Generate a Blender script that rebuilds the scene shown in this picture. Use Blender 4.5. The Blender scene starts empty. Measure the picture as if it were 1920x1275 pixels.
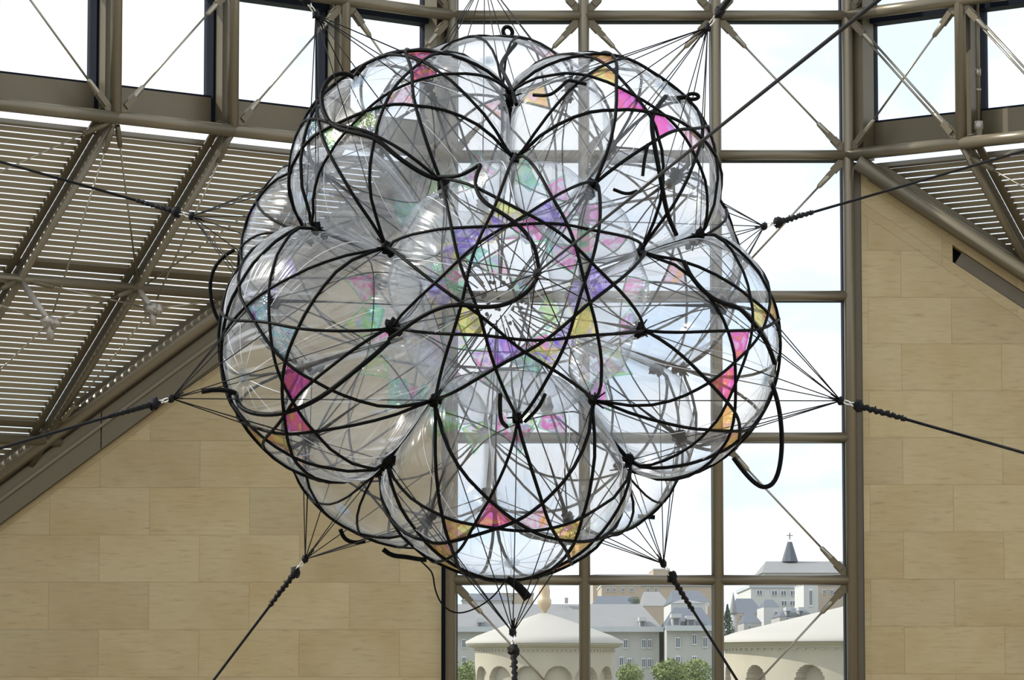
import bpy, math, random
from mathutils import Vector as V, Matrix, Quaternion, noise
random.seed(7)
SC = bpy.context.scene
COL = SC.collection

# ------------------------------------------------------------------ camera
FPX = 7000.0
TILT = math.atan((1290 - 637.5) / FPX)
cam_d = bpy.data.cameras.new('camera'); cam = bpy.data.objects.new('camera', cam_d); COL.objects.link(cam)
cam_d.sensor_width = 36; cam_d.lens = FPX * 36 / 1920; cam_d.clip_end = 3000; cam_d.clip_start = 0.5
cam.rotation_euler = (math.pi / 2 + TILT, 0, 0)
SC.camera = cam
CF = V((0, math.cos(TILT), math.sin(TILT))); CU = V((0, -math.sin(TILT), math.cos(TILT))); CR = V((1, 0, 0))
def ray(x, y): return CF + CR * ((x - 960) / FPX) + CU * ((637.5 - y) / FPX)
def at(x, y, Y):                       # the point of the world plane Y that shows at this pixel
    d = ray(x, y); return d * (Y / d.y)
def proj(p):
    d = p.dot(CF); return (960 + FPX * p.dot(CR) / d, 637.5 - FPX * p.dot(CU) / d)

# ------------------------------------------------------------------ sky, sun, exposure
w = bpy.data.worlds.new('sky'); SC.world = w; w.use_nodes = True
nt = w.node_tree; nt.nodes.clear()
wo = nt.nodes.new('ShaderNodeOutputWorld'); bg = nt.nodes.new('ShaderNodeBackground'); nt.links.new(bg.outputs[0], wo.inputs[0])
tc = nt.nodes.new('ShaderNodeTexCoord'); mp = nt.nodes.new('ShaderNodeMapping'); mp.inputs['Scale'].default_value = (9, 9, 22)
nz = nt.nodes.new('ShaderNodeTexNoise'); nz.inputs['Scale'].default_value = 1.6; nz.inputs['Detail'].default_value = 5
rp = nt.nodes.new('ShaderNodeValToRGB')
rp.color_ramp.elements[0].position = .38; rp.color_ramp.elements[0].color = (.70, .84, 1, 1)
rp.color_ramp.elements[1].position = .58; rp.color_ramp.elements[1].color = (1, 1, 1, 1)
nt.links.new(tc.outputs['Generated'], mp.inputs[0]); nt.links.new(mp.outputs[0], nz.inputs[0]); nt.links.new(nz.outputs[0], rp.inputs[0]); nt.links.new(rp.outputs[0], bg.inputs[0])
bg.inputs[1].default_value = 1.4
sun_d = bpy.data.lights.new('sun', 'SUN'); sun = bpy.data.objects.new('sun', sun_d); COL.objects.link(sun)
sun_d.energy = 4.6; sun_d.angle = math.radians(.6); sun_d.color = (1, .95, .86)
SUN = V((-.76, .10, .60)).normalized()
sun.rotation_euler = SUN.to_track_quat('Z', 'Y').to_euler(); sun.location = (-30, 40, 40)
SC.view_settings.view_transform = 'Standard'; SC.view_settings.look = 'None'; SC.view_settings.gamma = 1
SC.view_settings.use_curve_mapping = False; SC.view_settings.exposure = 0.0
SC.cycles.transparent_max_bounces = 64; SC.cycles.max_bounces = 4; SC.cycles.diffuse_bounces = 2; SC.cycles.glossy_bounces = 2
SC.cycles.caustics_reflective = False; SC.cycles.caustics_refractive = False

# ------------------------------------------------------------------ materials
def newmat(name):
    m = bpy.data.materials.new(name); m.use_nodes = True; t = m.node_tree; t.nodes.clear()
    o = t.nodes.new('ShaderNodeOutputMaterial'); return m, t, o
def N(t, k, **kw):
    n = t.nodes.new('ShaderNode' + k)
    for a, b in kw.items(): setattr(n, a, b)
    return n
def math_n(t, op, a, b=None, clamp=False):
    n = N(t, 'Math', operation=op); n.use_clamp = clamp
    for i, v in enumerate((a, b)):
        if v is None: continue
        if isinstance(v, (int, float)): n.inputs[i].default_value = v
        else: t.links.new(v, n.inputs[i])
    return n.outputs[0]
def paint(name, col, rough=.5, metal=0., var=.12, scale=8., bump=0., vary=0., streak=(1, 1, 1), spec=.5):
    m, t, o = newmat(name); b = N(t, 'BsdfPrincipled'); t.links.new(b.outputs[0], o.inputs[0])
    b.inputs['Roughness'].default_value = rough; b.inputs['Specular IOR Level'].default_value = spec; b.inputs['Metallic'].default_value = metal
    tc = N(t, 'TexCoord'); mp = N(t, 'Mapping'); mp.inputs['Scale'].default_value = streak
    t.links.new(tc.outputs['Object'], mp.inputs[0])
    oi = N(t, 'ObjectInfo'); ad = N(t, 'VectorMath', operation='ADD'); t.links.new(mp.outputs[0], ad.inputs[0])
    cx = N(t, 'CombineXYZ'); t.links.new(math_n(t, 'MULTIPLY', oi.outputs['Random'], 37.), cx.inputs[0]); t.links.new(cx.outputs[0], ad.inputs[1])
    nz = N(t, 'TexNoise'); nz.inputs['Scale'].default_value = scale; nz.inputs['Detail'].default_value = 6; nz.inputs['Roughness'].default_value = .6
    t.links.new(ad.outputs[0], nz.inputs[0])
    mx = N(t, 'Mix', data_type='RGBA'); t.links.new(nz.outputs[0], mx.inputs[0])
    mx.inputs[6].default_value = (*[c * (1 - var) for c in col], 1); mx.inputs[7].default_value = (*[min(1, c * (1 + var)) for c in col], 1)
    last = mx.outputs[2]
    if vary:
        hs = N(t, 'HueSaturation'); t.links.new(last, hs.inputs['Color'])
        t.links.new(math_n(t, 'ADD', math_n(t, 'MULTIPLY', oi.outputs['Random'], vary), 1 - vary / 2), hs.inputs['Value']); last = hs.outputs[0]
    t.links.new(last, b.inputs['Base Color'])
    if bump:
        bp = N(t, 'Bump'); bp.inputs['Strength'].default_value = bump; bp.inputs['Distance'].default_value = .02
        t.links.new(nz.outputs[0], bp.inputs['Height']); t.links.new(bp.outputs[0], b.inputs['Normal'])
    return m
def stone_mat():
    m, t, o = newmat('veined_limestone'); b = N(t, 'BsdfPrincipled'); t.links.new(b.outputs[0], o.inputs[0]); b.inputs['Roughness'].default_value = .55
    tc = N(t, 'TexCoord'); oi = N(t, 'ObjectInfo')
    cx = N(t, 'CombineXYZ'); t.links.new(math_n(t, 'MULTIPLY', oi.outputs['Random'], 53.), cx.inputs[2]); t.links.new(math_n(t, 'MULTIPLY', oi.outputs['Random'], 31.), cx.inputs[0])
    ad = N(t, 'VectorMath', operation='ADD'); t.links.new(tc.outputs['Object'], ad.inputs[0]); t.links.new(cx.outputs[0], ad.inputs[1])
    mp = N(t, 'Mapping'); mp.inputs['Scale'].default_value = (1.6, 1, 13); mp.inputs['Rotation'].default_value = (0, .06, 0); t.links.new(ad.outputs[0], mp.inputs[0])
    n1 = N(t, 'TexNoise'); n1.inputs['Scale'].default_value = 2.2; n1.inputs['Detail'].default_value = 9; n1.inputs['Roughness'].default_value = .65; n1.inputs['Distortion'].default_value = .5; t.links.new(mp.outputs[0], n1.inputs[0])
    r1 = N(t, 'ValToRGB'); e = r1.color_ramp.elements; e[0].position = .26; e[0].color = (.29, .225, .12, 1); e[1].position = .43; e[1].color = (.415, .335, .183, 1)
    e2 = e.new(.72); e2.color = (.455, .37, .212, 1)
    t.links.new(n1.outputs[0], r1.inputs[0])
    n2 = N(t, 'TexNoise'); n2.inputs['Scale'].default_value = 1.1; n2.inputs['Detail'].default_value = 3; t.links.new(ad.outputs[0], n2.inputs[0])
    r2 = N(t, 'ValToRGB'); e = r2.color_ramp.elements; e[0].position = .35; e[0].color = (.88, .82, .70, 1); e[1].position = .6; e[1].color = (1, 1, 1, 1); t.links.new(n2.outputs[0], r2.inputs[0])
    mu = N(t, 'Mix', data_type='RGBA', blend_type='MULTIPLY'); mu.inputs[0].default_value = .8; t.links.new(r1.outputs[0], mu.inputs[6]); t.links.new(r2.outputs[0], mu.inputs[7])
    hs = N(t, 'HueSaturation'); t.links.new(mu.outputs[2], hs.inputs['Color']); t.links.new(math_n(t, 'ADD', math_n(t, 'MULTIPLY', oi.outputs['Random'], .14), .93), hs.inputs['Value'])
    t.links.new(hs.outputs[0], b.inputs['Base Color'])
    return m
def film_mat():
    m, t, o = newmat('clear_film')
    tc = N(t, 'TexCoord'); sx = N(t, 'SeparateXYZ'); t.links.new(tc.outputs['Object'], sx.inputs[0])
    cb = N(t, 'CombineXYZ'); t.links.new(sx.outputs[0], cb.inputs[0]); t.links.new(sx.outputs[1], cb.inputs[1])
    nm = N(t, 'VectorMath', operation='NORMALIZE'); t.links.new(cb.outputs[0], nm.inputs[0])
    sc = N(t, 'VectorMath', operation='SCALE'); sc.inputs['Scale'].default_value = 11; t.links.new(nm.outputs[0], sc.inputs[0])
    ad = N(t, 'VectorMath', operation='ADD'); c2 = N(t, 'CombineXYZ'); oi = N(t, 'ObjectInfo')
    t.links.new(math_n(t, 'ADD', math_n(t, 'MULTIPLY', sx.outputs[2], 1.3), math_n(t, 'MULTIPLY', oi.outputs['Random'], 30.)), c2.inputs[2])
    t.links.new(sc.outputs[0], ad.inputs[0]); t.links.new(c2.outputs[0], ad.inputs[1])
    wr = N(t, 'TexNoise'); wr.inputs['Scale'].default_value = 1.6; wr.inputs['Detail'].default_value = 1; t.links.new(ad.outputs[0], wr.inputs[0])
    cr = N(t, 'TexNoise'); cr.inputs['Scale'].default_value = 3.2; cr.inputs['Detail'].default_value = 0; cr.inputs['Distortion'].default_value = 0; t.links.new(tc.outputs['Object'], cr.inputs[0])
    rad = N(t, 'VectorMath', operation='LENGTH'); t.links.new(cb.outputs[0], rad.inputs[0])
    amp = math_n(t, 'POWER', math_n(t, 'MULTIPLY', rad.outputs['Value'], .95), 3.)
    h = math_n(t, 'ADD', math_n(t, 'MULTIPLY', wr.outputs[0], amp), math_n(t, 'MULTIPLY', cr.outputs[0], .35))
    bp = N(t, 'Bump'); bp.inputs['Strength'].default_value = .5; bp.inputs['Distance'].default_value = .055; t.links.new(h, bp.inputs['Height'])
    gl = N(t, 'BsdfGlossy'); gl.inputs['Roughness'].default_value = .07; gl.inputs['Color'].default_value = (1, 1, 1, 1); t.links.new(bp.outputs[0], gl.inputs['Normal'])
    tr = N(t, 'BsdfTransparent'); pass
    tl = N(t, 'BsdfTranslucent'); tl.inputs['Color'].default_value = (.9, .94, 1, 1)
    lw = N(t, 'LayerWeight'); lw.inputs['Blend'].default_value = .5; t.links.new(bp.outputs[0], lw.inputs['Normal'])
    lf = N(t, 'LayerWeight'); lf.inputs['Blend'].default_value = .5
    tint = N(t, 'Mix', data_type='RGBA'); t.links.new(math_n(t, 'POWER', lf.outputs['Facing'], 5.), tint.inputs[0]); tint.inputs[6].default_value = (.948, .955, .964, 1); tint.inputs[7].default_value = (.48, .53, .60, 1); t.links.new(tint.outputs[2], tr.inputs['Color'])
    fac = math_n(t, 'ADD', math_n(t, 'MULTIPLY', math_n(t, 'POWER', lw.outputs['Facing'], 4.), .6), .06)
    creas = N(t, 'ValToRGB'); e = creas.color_ramp.elements; e[0].position = .60; e[0].color = (0, 0, 0, 1); e[1].position = .68; e[1].color = (1, 1, 1, 1); t.links.new(wr.outputs[0], creas.inputs[0])
    ft = math_n(t, 'ADD', math_n(t, 'MULTIPLY', math_n(t, 'POWER', lf.outputs['Facing'], 5.), .25), math_n(t, 'ADD', math_n(t, 'MULTIPLY', math_n(t, 'MULTIPLY', creas.outputs[0], amp), .18), .032), clamp=True)
    m1 = N(t, 'MixShader'); t.links.new(ft, m1.inputs[0]); t.links.new(tr.outputs[0], m1.inputs[1]); t.links.new(tl.outputs[0], m1.inputs[2])
    g2 = N(t, 'BsdfGlossy'); g2.inputs['Roughness'].default_value = .27; t.links.new(bp.outputs[0], g2.inputs['Normal'])
    mg = N(t, 'MixShader'); mg.inputs[0].default_value = .55; t.links.new(gl.outputs[0], mg.inputs[1]); t.links.new(g2.outputs[0], mg.inputs[2])
    m2 = N(t, 'MixShader'); t.links.new(fac, m2.inputs[0]); t.links.new(m1.outputs[0], m2.inputs[1]); t.links.new(mg.outputs[0], m2.inputs[2])
    t.links.new(m2.outputs[0], o.inputs[0]); return m
def plain_film_mat():                              # the same film, drawn smooth, for the pillows at the back of the cluster
    m, t, o = newmat('clear_film_smooth')
    lf = N(t, 'LayerWeight'); lf.inputs['Blend'].default_value = .5; fc = lf.outputs['Facing']; p5 = math_n(t, 'POWER', fc, 5.)
    tr = N(t, 'BsdfTransparent'); tint = N(t, 'Mix', data_type='RGBA'); t.links.new(p5, tint.inputs[0]); tint.inputs[6].default_value = (.948, .955, .964, 1); tint.inputs[7].default_value = (.48, .53, .60, 1); t.links.new(tint.outputs[2], tr.inputs['Color'])
    tl = N(t, 'BsdfTranslucent'); tl.inputs['Color'].default_value = (.9, .94, 1, 1); gl = N(t, 'BsdfGlossy'); gl.inputs['Roughness'].default_value = .18
    m1 = N(t, 'MixShader'); t.links.new(math_n(t, 'ADD', math_n(t, 'MULTIPLY', p5, .25), .03), m1.inputs[0]); t.links.new(tr.outputs[0], m1.inputs[1]); t.links.new(tl.outputs[0], m1.inputs[2])
    m2 = N(t, 'MixShader'); t.links.new(math_n(t, 'ADD', math_n(t, 'MULTIPLY', p5, .6), .06), m2.inputs[0]); t.links.new(m1.outputs[0], m2.inputs[1]); t.links.new(gl.outputs[0], m2.inputs[2])
    t.links.new(m2.outputs[0], o.inputs[0]); return m
def dichro_mat(name, cols, tape=None):
    m, t, o = newmat(name)
    tc = N(t, 'TexCoord'); oi = N(t, 'ObjectInfo')
    c2 = N(t, 'CombineXYZ'); t.links.new(math_n(t, 'MULTIPLY', oi.outputs['Random'], 40.), c2.inputs[0])
    ad = N(t, 'VectorMath', operation='ADD'); t.links.new(tc.outputs['Object'], ad.inputs[0]); t.links.new(c2.outputs[0], ad.inputs[1])
    nz = N(t, 'TexNoise'); nz.inputs['Scale'].default_value = 4.5; nz.inputs['Detail'].default_value = 2; nz.inputs['Distortion'].default_value = 2.2; t.links.new(ad.outputs[0], nz.inputs[0])
    rp = N(t, 'ValToRGB'); e = rp.color_ramp.elements
    for i, c in enumerate(cols):
        p = .32 + .36 * i / max(1, len(cols) - 1)
        el = e[i] if i < 2 else e.new(p)
        el.position = p; el.color = (*c, 1)
    t.links.new(nz.outputs[0], rp.inputs[0])
    last = rp.outputs[0]
    if tape:
        uv = N(t, 'SeparateXYZ'); t.links.new(tc.outputs['UV'], uv.inputs[0])
        du = math_n(t, 'ABSOLUTE', math_n(t, 'SUBTRACT', uv.outputs[0], .5)); dv = math_n(t, 'ABSOLUTE', math_n(t, 'SUBTRACT', uv.outputs[1], .5))
        edge = math_n(t, 'GREATER_THAN', math_n(t, 'MAXIMUM', du, dv), .44)
        mx = N(t, 'Mix', data_type='RGBA'); t.links.new(edge, mx.inputs[0]); t.links.new(last, mx.inputs[6]); mx.inputs[7].default_value = (*tape, 1); last = mx.outputs[2]
    tr = N(t, 'BsdfTransparent'); t.links.new(last, tr.inputs[0])
    gl = N(t, 'BsdfGlossy'); gl.inputs['Roughness'].default_value = .16
    tl = N(t, 'BsdfTranslucent'); t.links.new(last, tl.inputs[0]); 
    n3 = N(t, 'TexNoise'); n3.inputs['Scale'].default_value = 26; n3.inputs['Distortion'].default_value = 1.5; t.links.new(ad.outputs[0], n3.inputs[0])
    bp = N(t, 'Bump'); bp.inputs['Strength'].default_value = .8; bp.inputs['Distance'].default_value = .01; t.links.new(n3.outputs[0], bp.inputs['Height']); t.links.new(bp.outputs[0], gl.inputs['Normal'])
    mxc = N(t, 'Mix', data_type='RGBA'); mxc.inputs[0].default_value = .5; t.links.new(last, mxc.inputs[6]); mxc.inputs[7].default_value = (1, 1, 1, 1); t.links.new(mxc.outputs[2], gl.inputs[0])
    m1 = N(t, 'MixShader'); m1.inputs[0].default_value = .25; t.links.new(tr.outputs[0], m1.inputs[1]); t.links.new(tl.outputs[0], m1.inputs[2])
    m2 = N(t, 'MixShader'); m2.inputs[0].default_value = .12; t.links.new(m1.outputs[0], m2.inputs[1]); t.links.new(gl.outputs[0], m2.inputs[2])
    t.links.new(m2.outputs[0], o.inputs[0]); return m
def glass_mat(name, tint, veil, refl):
    m, t, o = newmat(name)
    tr = N(t, 'BsdfTransparent'); tr.inputs[0].default_value = (*tint, 1)
    gl = N(t, 'BsdfGlossy'); gl.inputs['Roughness'].default_value = .02
    tl = N(t, 'BsdfTranslucent'); tl.inputs[0].default_value = (.9, .95, 1, 1)
    lf = N(t, 'LayerWeight'); fac = math_n(t, 'ADD', math_n(t, 'MULTIPLY', math_n(t, 'POWER', lf.outputs['Facing'], 5.), .6), refl)
    m1 = N(t, 'MixShader'); m1.inputs[0].default_value = veil; t.links.new(tr.outputs[0], m1.inputs[1]); t.links.new(tl.outputs[0], m1.inputs[2])
    m2 = N(t, 'MixShader'); t.links.new(fac, m2.inputs[0]); t.links.new(m1.outputs[0], m2.inputs[1]); t.links.new(gl.outputs[0], m2.inputs[2])
    t.links.new(m2.outputs[0], o.inputs[0]); return m
M = {}
M['steel'] = paint('bronze_painted_steel', (.165, .140, .094), .34, .35, .06, 14)
M['plate'] = paint('bronze_plate', (.13, .108, .066), .42, .3, .10, 5)
M['slat'] = paint('louvre_slat', (.25, .218, .145), .5, .1, .08, 6, vary=.12)
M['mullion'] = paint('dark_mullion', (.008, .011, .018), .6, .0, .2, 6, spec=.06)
M['jamb'] = paint('brown_jamb', (.12, .10, .07), .5, .1, .15, 4)
M['rod'] = paint('stainless_rod', (.30, .27, .21), .3, .8, .06, 20)
M['cast'] = paint('cast_steel', (.36, .33, .28), .45, .5, .15, 30, bump=.2)
M['stone'] = stone_mat()
M['backing'] = paint('joint_mortar', (.44, .35, .2), .9, 0, .1, 4)
M['floor'] = paint('pale_floor', (.30, .26, .20), .5, 0, .1, 2)
M['cord'] = paint('black_cord', (.004, .004, .004), .5, 0, .3, 40, spec=.07)
M['rope'] = paint('black_rope', (.006, .006, .007), .65, 0, .3, 60, bump=.4, spec=.2)
M['hook'] = paint('steel_hook', (.75, .74, .7), .2, 1, .05, 30)
M['film'] = film_mat(); M['film_smooth'] = plain_film_mat()
M['seam'] = paint('welded_seam', (.8, .82, .85), .3, 0, .05, 5)
M['valve'] = glass_mat('clear_valve', (.9, .92, .94), .08, .08)
M['pane'] = glass_mat('window_glass', (.97, .98, .985), .012, .02)
P = dict(purple=(.36, .25, .86), violet=(.62, .36, .86), magenta=(.93, .16, .62), red=(.95, .22, .24), orange=(.97, .52, .22), yellow=(.93, .84, .34),
         lime=(.70, .88, .34), green=(.32, .76, .46), teal=(.25, .74, .70), cyan=(.45, .88, .95), pink=(.95, .56, .70), clear=(.86, .84, .88), gold=(.86, .66, .22), lilac=(.74, .66, .90))
def DM(name, cols, tape=None): M[name] = dichro_mat(name, [P[c] for c in cols], P[tape] if tape else None)
DM('film_purple', ('violet', 'purple', 'lilac', 'purple')); DM('film_lilac_yellow', ('purple', 'lilac', 'yellow', 'lime'), None); DM('film_yellow', ('lime', 'yellow', 'yellow', 'lilac'))
DM('film_magenta', ('red', 'magenta', 'magenta', 'violet')); DM('film_red', ('orange', 'red', 'magenta', 'pink')); DM('film_orange', ('yellow', 'gold', 'orange', 'pink'))
DM('film_pink_green', ('magenta', 'pink', 'green', 'violet')); DM('film_peach', ('orange', 'pink', 'clear', 'pink'))
DM('film_green_taped', ('green', 'lime', 'clear', 'lilac'), 'green'); DM('film_teal_taped', ('teal', 'green', 'cyan', 'clear'), 'teal'); DM('film_yellow_taped', ('purple', 'lilac', 'purple', 'yellow'), 'yellow'); DM('film_pink_taped', ('pink', 'magenta', 'clear', 'violet'), 'green'); DM('film_cyan', ('cyan', 'clear', 'cyan', 'violet'))

# ------------------------------------------------------------------ mesh helpers
class MB:
    def __init__(s): s.v = []; s.f = []
    def add(s, vs, fs):
        k = len(s.v); s.v += [V(p) for p in vs]; s.f += [tuple(i + k for i in f) for f in fs]; return s
    def box(s, c, ax, ay, az):          # centre and three half axes
        c, ax, ay, az = V(c), V(ax), V(ay), V(az)
        vs = [c + ax * i + ay * j + az * k for i in (-1, 1) for j in (-1, 1) for k in (-1, 1)]
        return s.add(vs, [(0, 1, 3, 2), (4, 6, 7, 5), (0, 4, 5, 1), (2, 3, 7, 6), (0, 2, 6, 4), (1, 5, 7, 3)])
    def bar(s, a, b, wx, wy, up=V((0, 0, 1))):   # rectangular bar from a to b
        a, b = V(a), V(b); d = (b - a).normalized(); u = up - d * up.dot(d); u = u.normalized() if u.length > 1e-4 else d.orthogonal().normalized()
        x = d.cross(u)
        return s.box((a + b) / 2, (b - a) / 2, x * wx / 2, u * wy / 2)
    def tube(s, pts, r, n=8, cap=True):
        pts = [V(p) for p in pts]; m = len(pts); rs = r if isinstance(r, (list, tuple)) else [r] * m
        d = (pts[1] - pts[0]).normalized(); u = d.orthogonal().normalized(); vs = []
        for i, p in enumerate(pts):
            t = (pts[min(i + 1, m - 1)] - pts[max(i - 1, 0)]); t = t.normalized() if t.length > 1e-7 else d
            u = u - t * u.dot(t); u = u.normalized() if u.length > 1e-6 else t.orthogonal().normalized(); x = t.cross(u); d = t
            for k in range(n):
                a = 2 * math.pi * k / n; vs.append(p + (u * math.cos(a) + x * math.sin(a)) * rs[i])
        fs = [(i * n + k, i * n + (k + 1) % n, (i + 1) * n + (k + 1) % n, (i + 1) * n + k) for i in range(m - 1) for k in range(n)]
        if cap: fs += [tuple(range(n))[::-1], tuple((m - 1) * n + k for k in range(n))]
        return s.add(vs, fs)
    def blob(s, c, r, seed=0, amt=.25, sx=(1, 1, 1), n=10):
        c = V(c); vs = [c + V((0, 0, r * sx[2]))]; fs = []
        for i in range(1, n):
            th = math.pi * i / n
            for k in range(n + 2):
                ph = 2 * math.pi * k / (n + 2); q = V((math.sin(th) * math.cos(ph), math.sin(th) * math.sin(ph), math.cos(th)))
                rr = r * (1 + amt * noise.noise(q * 2.3 + V((seed * 3.1, seed, 0))) * 2); vs.append(c + V((q.x * sx[0], q.y * sx[1], q.z * sx[2])) * rr)
        vs.append(c - V((0, 0, r * sx[2]))); L = len(vs) - 1; m = n + 2
        for k in range(m):
            fs.append((0, 1 + k, 1 + (k + 1) % m)); fs.append((L, 1 + (n - 2) * m + (k + 1) % m, 1 + (n - 2) * m + k))
            for i in range(n - 2): fs.append((1 + i * m + k, 1 + (i + 1) * m + k, 1 + (i + 1) * m + (k + 1) % m, 1 + i * m + (k + 1) % m))
        return s.add(vs, fs)
    def prism(s, poly, depth):          # convex polygon (points) pushed along depth vector
        n = len(poly); d = V(depth); vs = [V(p) for p in poly] + [V(p) + d for p in poly]
        return s.add(vs, [tuple(range(n)), tuple(range(2 * n - 1, n - 1, -1))] + [(i, i + n, (i + 1) % n + n, (i + 1) % n) for i in range(n)])
    def build(s, name, mat, parent=None, smooth=False, origin=None):
        c = V(origin) if origin is not None else sum(s.v, V()) / max(1, len(s.v))
        me = bpy.data.meshes.new(name); me.from_pydata([p - c for p in s.v], [], s.f); me.update()
        me.materials.append(M[mat] if isinstance(mat, str) else mat)
        if smooth:
            me.polygons.foreach_set('use_smooth', [len(p.vertices) <= 4 for p in me.polygons])
        o = bpy.data.objects.new(name, me); COL.objects.link(o); o.location = c
        attach(o, parent, c); WL[o] = c
        return o
WL = {}
def attach(o, parent, c):
    if parent is not None: o.parent = parent; o.location = V(c) - WL[parent]
def empty(name, loc, label, cat, group=None, kind=None):
    o = bpy.data.objects.new(name, None); COL.objects.link(o); o.location = loc; o.empty_display_size = .2; WL[o] = V(loc)
    tag(o, label, cat, group, kind); return o
def tag(o, label, cat, group=None, kind=None):
    o['label'] = label; o['category'] = cat
    if group: o['group'] = group
    if kind: o['kind'] = kind
def sub_empty(name, parent, loc):
    o = bpy.data.objects.new(name, None); COL.objects.link(o); o.empty_display_size = .1; WL[o] = V(loc); attach(o, parent, loc); return o
def clip(poly, nx, nz, c):             # keep nx*x+nz*z <= c, points are (x, z)
    out = []
    for i, p in enumerate(poly):
        q = poly[(i + 1) % len(poly)]; a = nx * p[0] + nz * p[1] - c; b = nx * q[0] + nz * q[1] - c
        if a <= 0: out.append(p)
        if (a < 0 < b) or (b < 0 < a): u = a / (a - b); out.append((p[0] + (q[0] - p[0]) * u, p[1] + (q[1] - p[1]) * u))
    return out
def shrink(poly, g):
    cx = sum(p[0] for p in poly) / len(poly); cz = sum(p[1] for p in poly) / len(poly); out = poly
    for i, p in enumerate(poly):
        q = poly[(i + 1) % len(poly)]; dx, dz = q[0] - p[0], q[1] - p[1]; L = math.hypot(dx, dz)
        if L < 1e-5: continue
        nx, nz = dz / L, -dx / L; c = nx * p[0] + nz * p[1]
        if nx * cx + nz * cz > c: nx, nz, c = -nx, -nz, -c
        out = clip(out, nx, nz, c - g)
    return out

# ------------------------------------------------------------------ the front wall: steel grid, glass and stone
D = 44.8; PW = 1.6
X = [-.73 + PW * i for i in range(4)]; PH = 1.7125
Z = [1.287 + PH * i for i in range(-1, 6)]      # rail heights; Z[1] shows at pixel row 1088, Z[4] at 290, Z[5] at 28
RT = .062; GY = .34                              # tube radius, glass behind the tubes
def clevis(parent, p, d, side):                  # fork, sleeve and gusset at the end of a rod, p at the node, d along the rod
    side = side - d * side.dot(d); side.normalize(); n = d.cross(side)
    b = MB(); b.box(p + d * .17, d * .10, side * .05, n * .012); b.box(p + d * .27, d * .09, side * .036, n * .034)
    b.build('clevis', 'plate', parent)
    b = MB(); b.tube([p + d * .34, p + d * .36, p + d * .52, p + d * .55], [.03, .036, .030, .014], 10); b.build('sleeve', 'rod', parent, True)
def brace(parent, a, b, side, r=.013, double=False):
    d = (b - a).normalized(); m = MB()
    if double:
        n = side.normalized()
        for s in (-1, 1): m.tube([a + d * .5 + n * .024 * s, b - d * .5 + n * .024 * s], r * 1.2, 8)
    else: m.tube([a + d * .5, b - d * .5], r, 8)
    o = m.build('brace_rod', 'rod', parent, True)
    clevis(o, a, d, side); clevis(o, b, -d, side)
    return o
def rail(parent, a, b, r=RT, name='rail', n=14): return MB().tube([a, b], r, n).build(name, 'steel', parent, True)

w1 = empty('window_1', (X[0], D, Z[0]), 'tall central window of bronze steel tubes three panes wide', 'window', kind='structure')
for i, x in enumerate(X):
    rail(w1, V((x, D, Z[0] - 1)), V((x, D, Z[6] + .4)), RT + .006, 'post')
    MB().box((x, D + .20, (Z[0] + Z[6]) / 2), (.062 if i in (1, 2) else .075, 0, 0), (0, .14, 0), (0, 0, (Z[6] - Z[0]) / 2 + .6)).build('mullion', 'mullion', w1)
for z in Z:
    for i in range(3):
        rail(w1, V((X[i], D, z)), V((X[i + 1], D, z)))
        MB().box(((X[i] + X[i + 1]) / 2, D + .24, z), (PW / 2 - .05, 0, 0), (0, .10, 0), (0, 0, .05)).build('transom', 'mullion', w1)
for j in range(len(Z) - 1):
    for i in range(3):
        MB().box(((X[i] + X[i + 1]) / 2, D + GY, (Z[j] + Z[j + 1]) / 2), (PW / 2 - .04, 0, 0), (0, .008, 0), (0, 0, PH / 2 - .03)).build('pane', 'pane', w1)
def fn(i, j): return V((X[i], D, Z[j]))
YS = V((1, 0, 0))
for a, b in (((1, 5), (0, 4)), ((1, 5), (2, 4)), ((2, 5), (1, 4)), ((2, 5), (3, 4)), ((1, 5), (0, 6)), ((1, 5), (2, 6)), ((2, 5), (1, 6)), ((2, 5), (3, 6)),
             ((3, 4), (2, 3)), ((2, 2), (3, 1)), ((3, 1), (2, 0)), ((0, 1), (1, 0))):
    brace(w1, fn(*a), fn(*b), V((fn(*b) - fn(*a)).cross(V((0, 1, 0)))))

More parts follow.
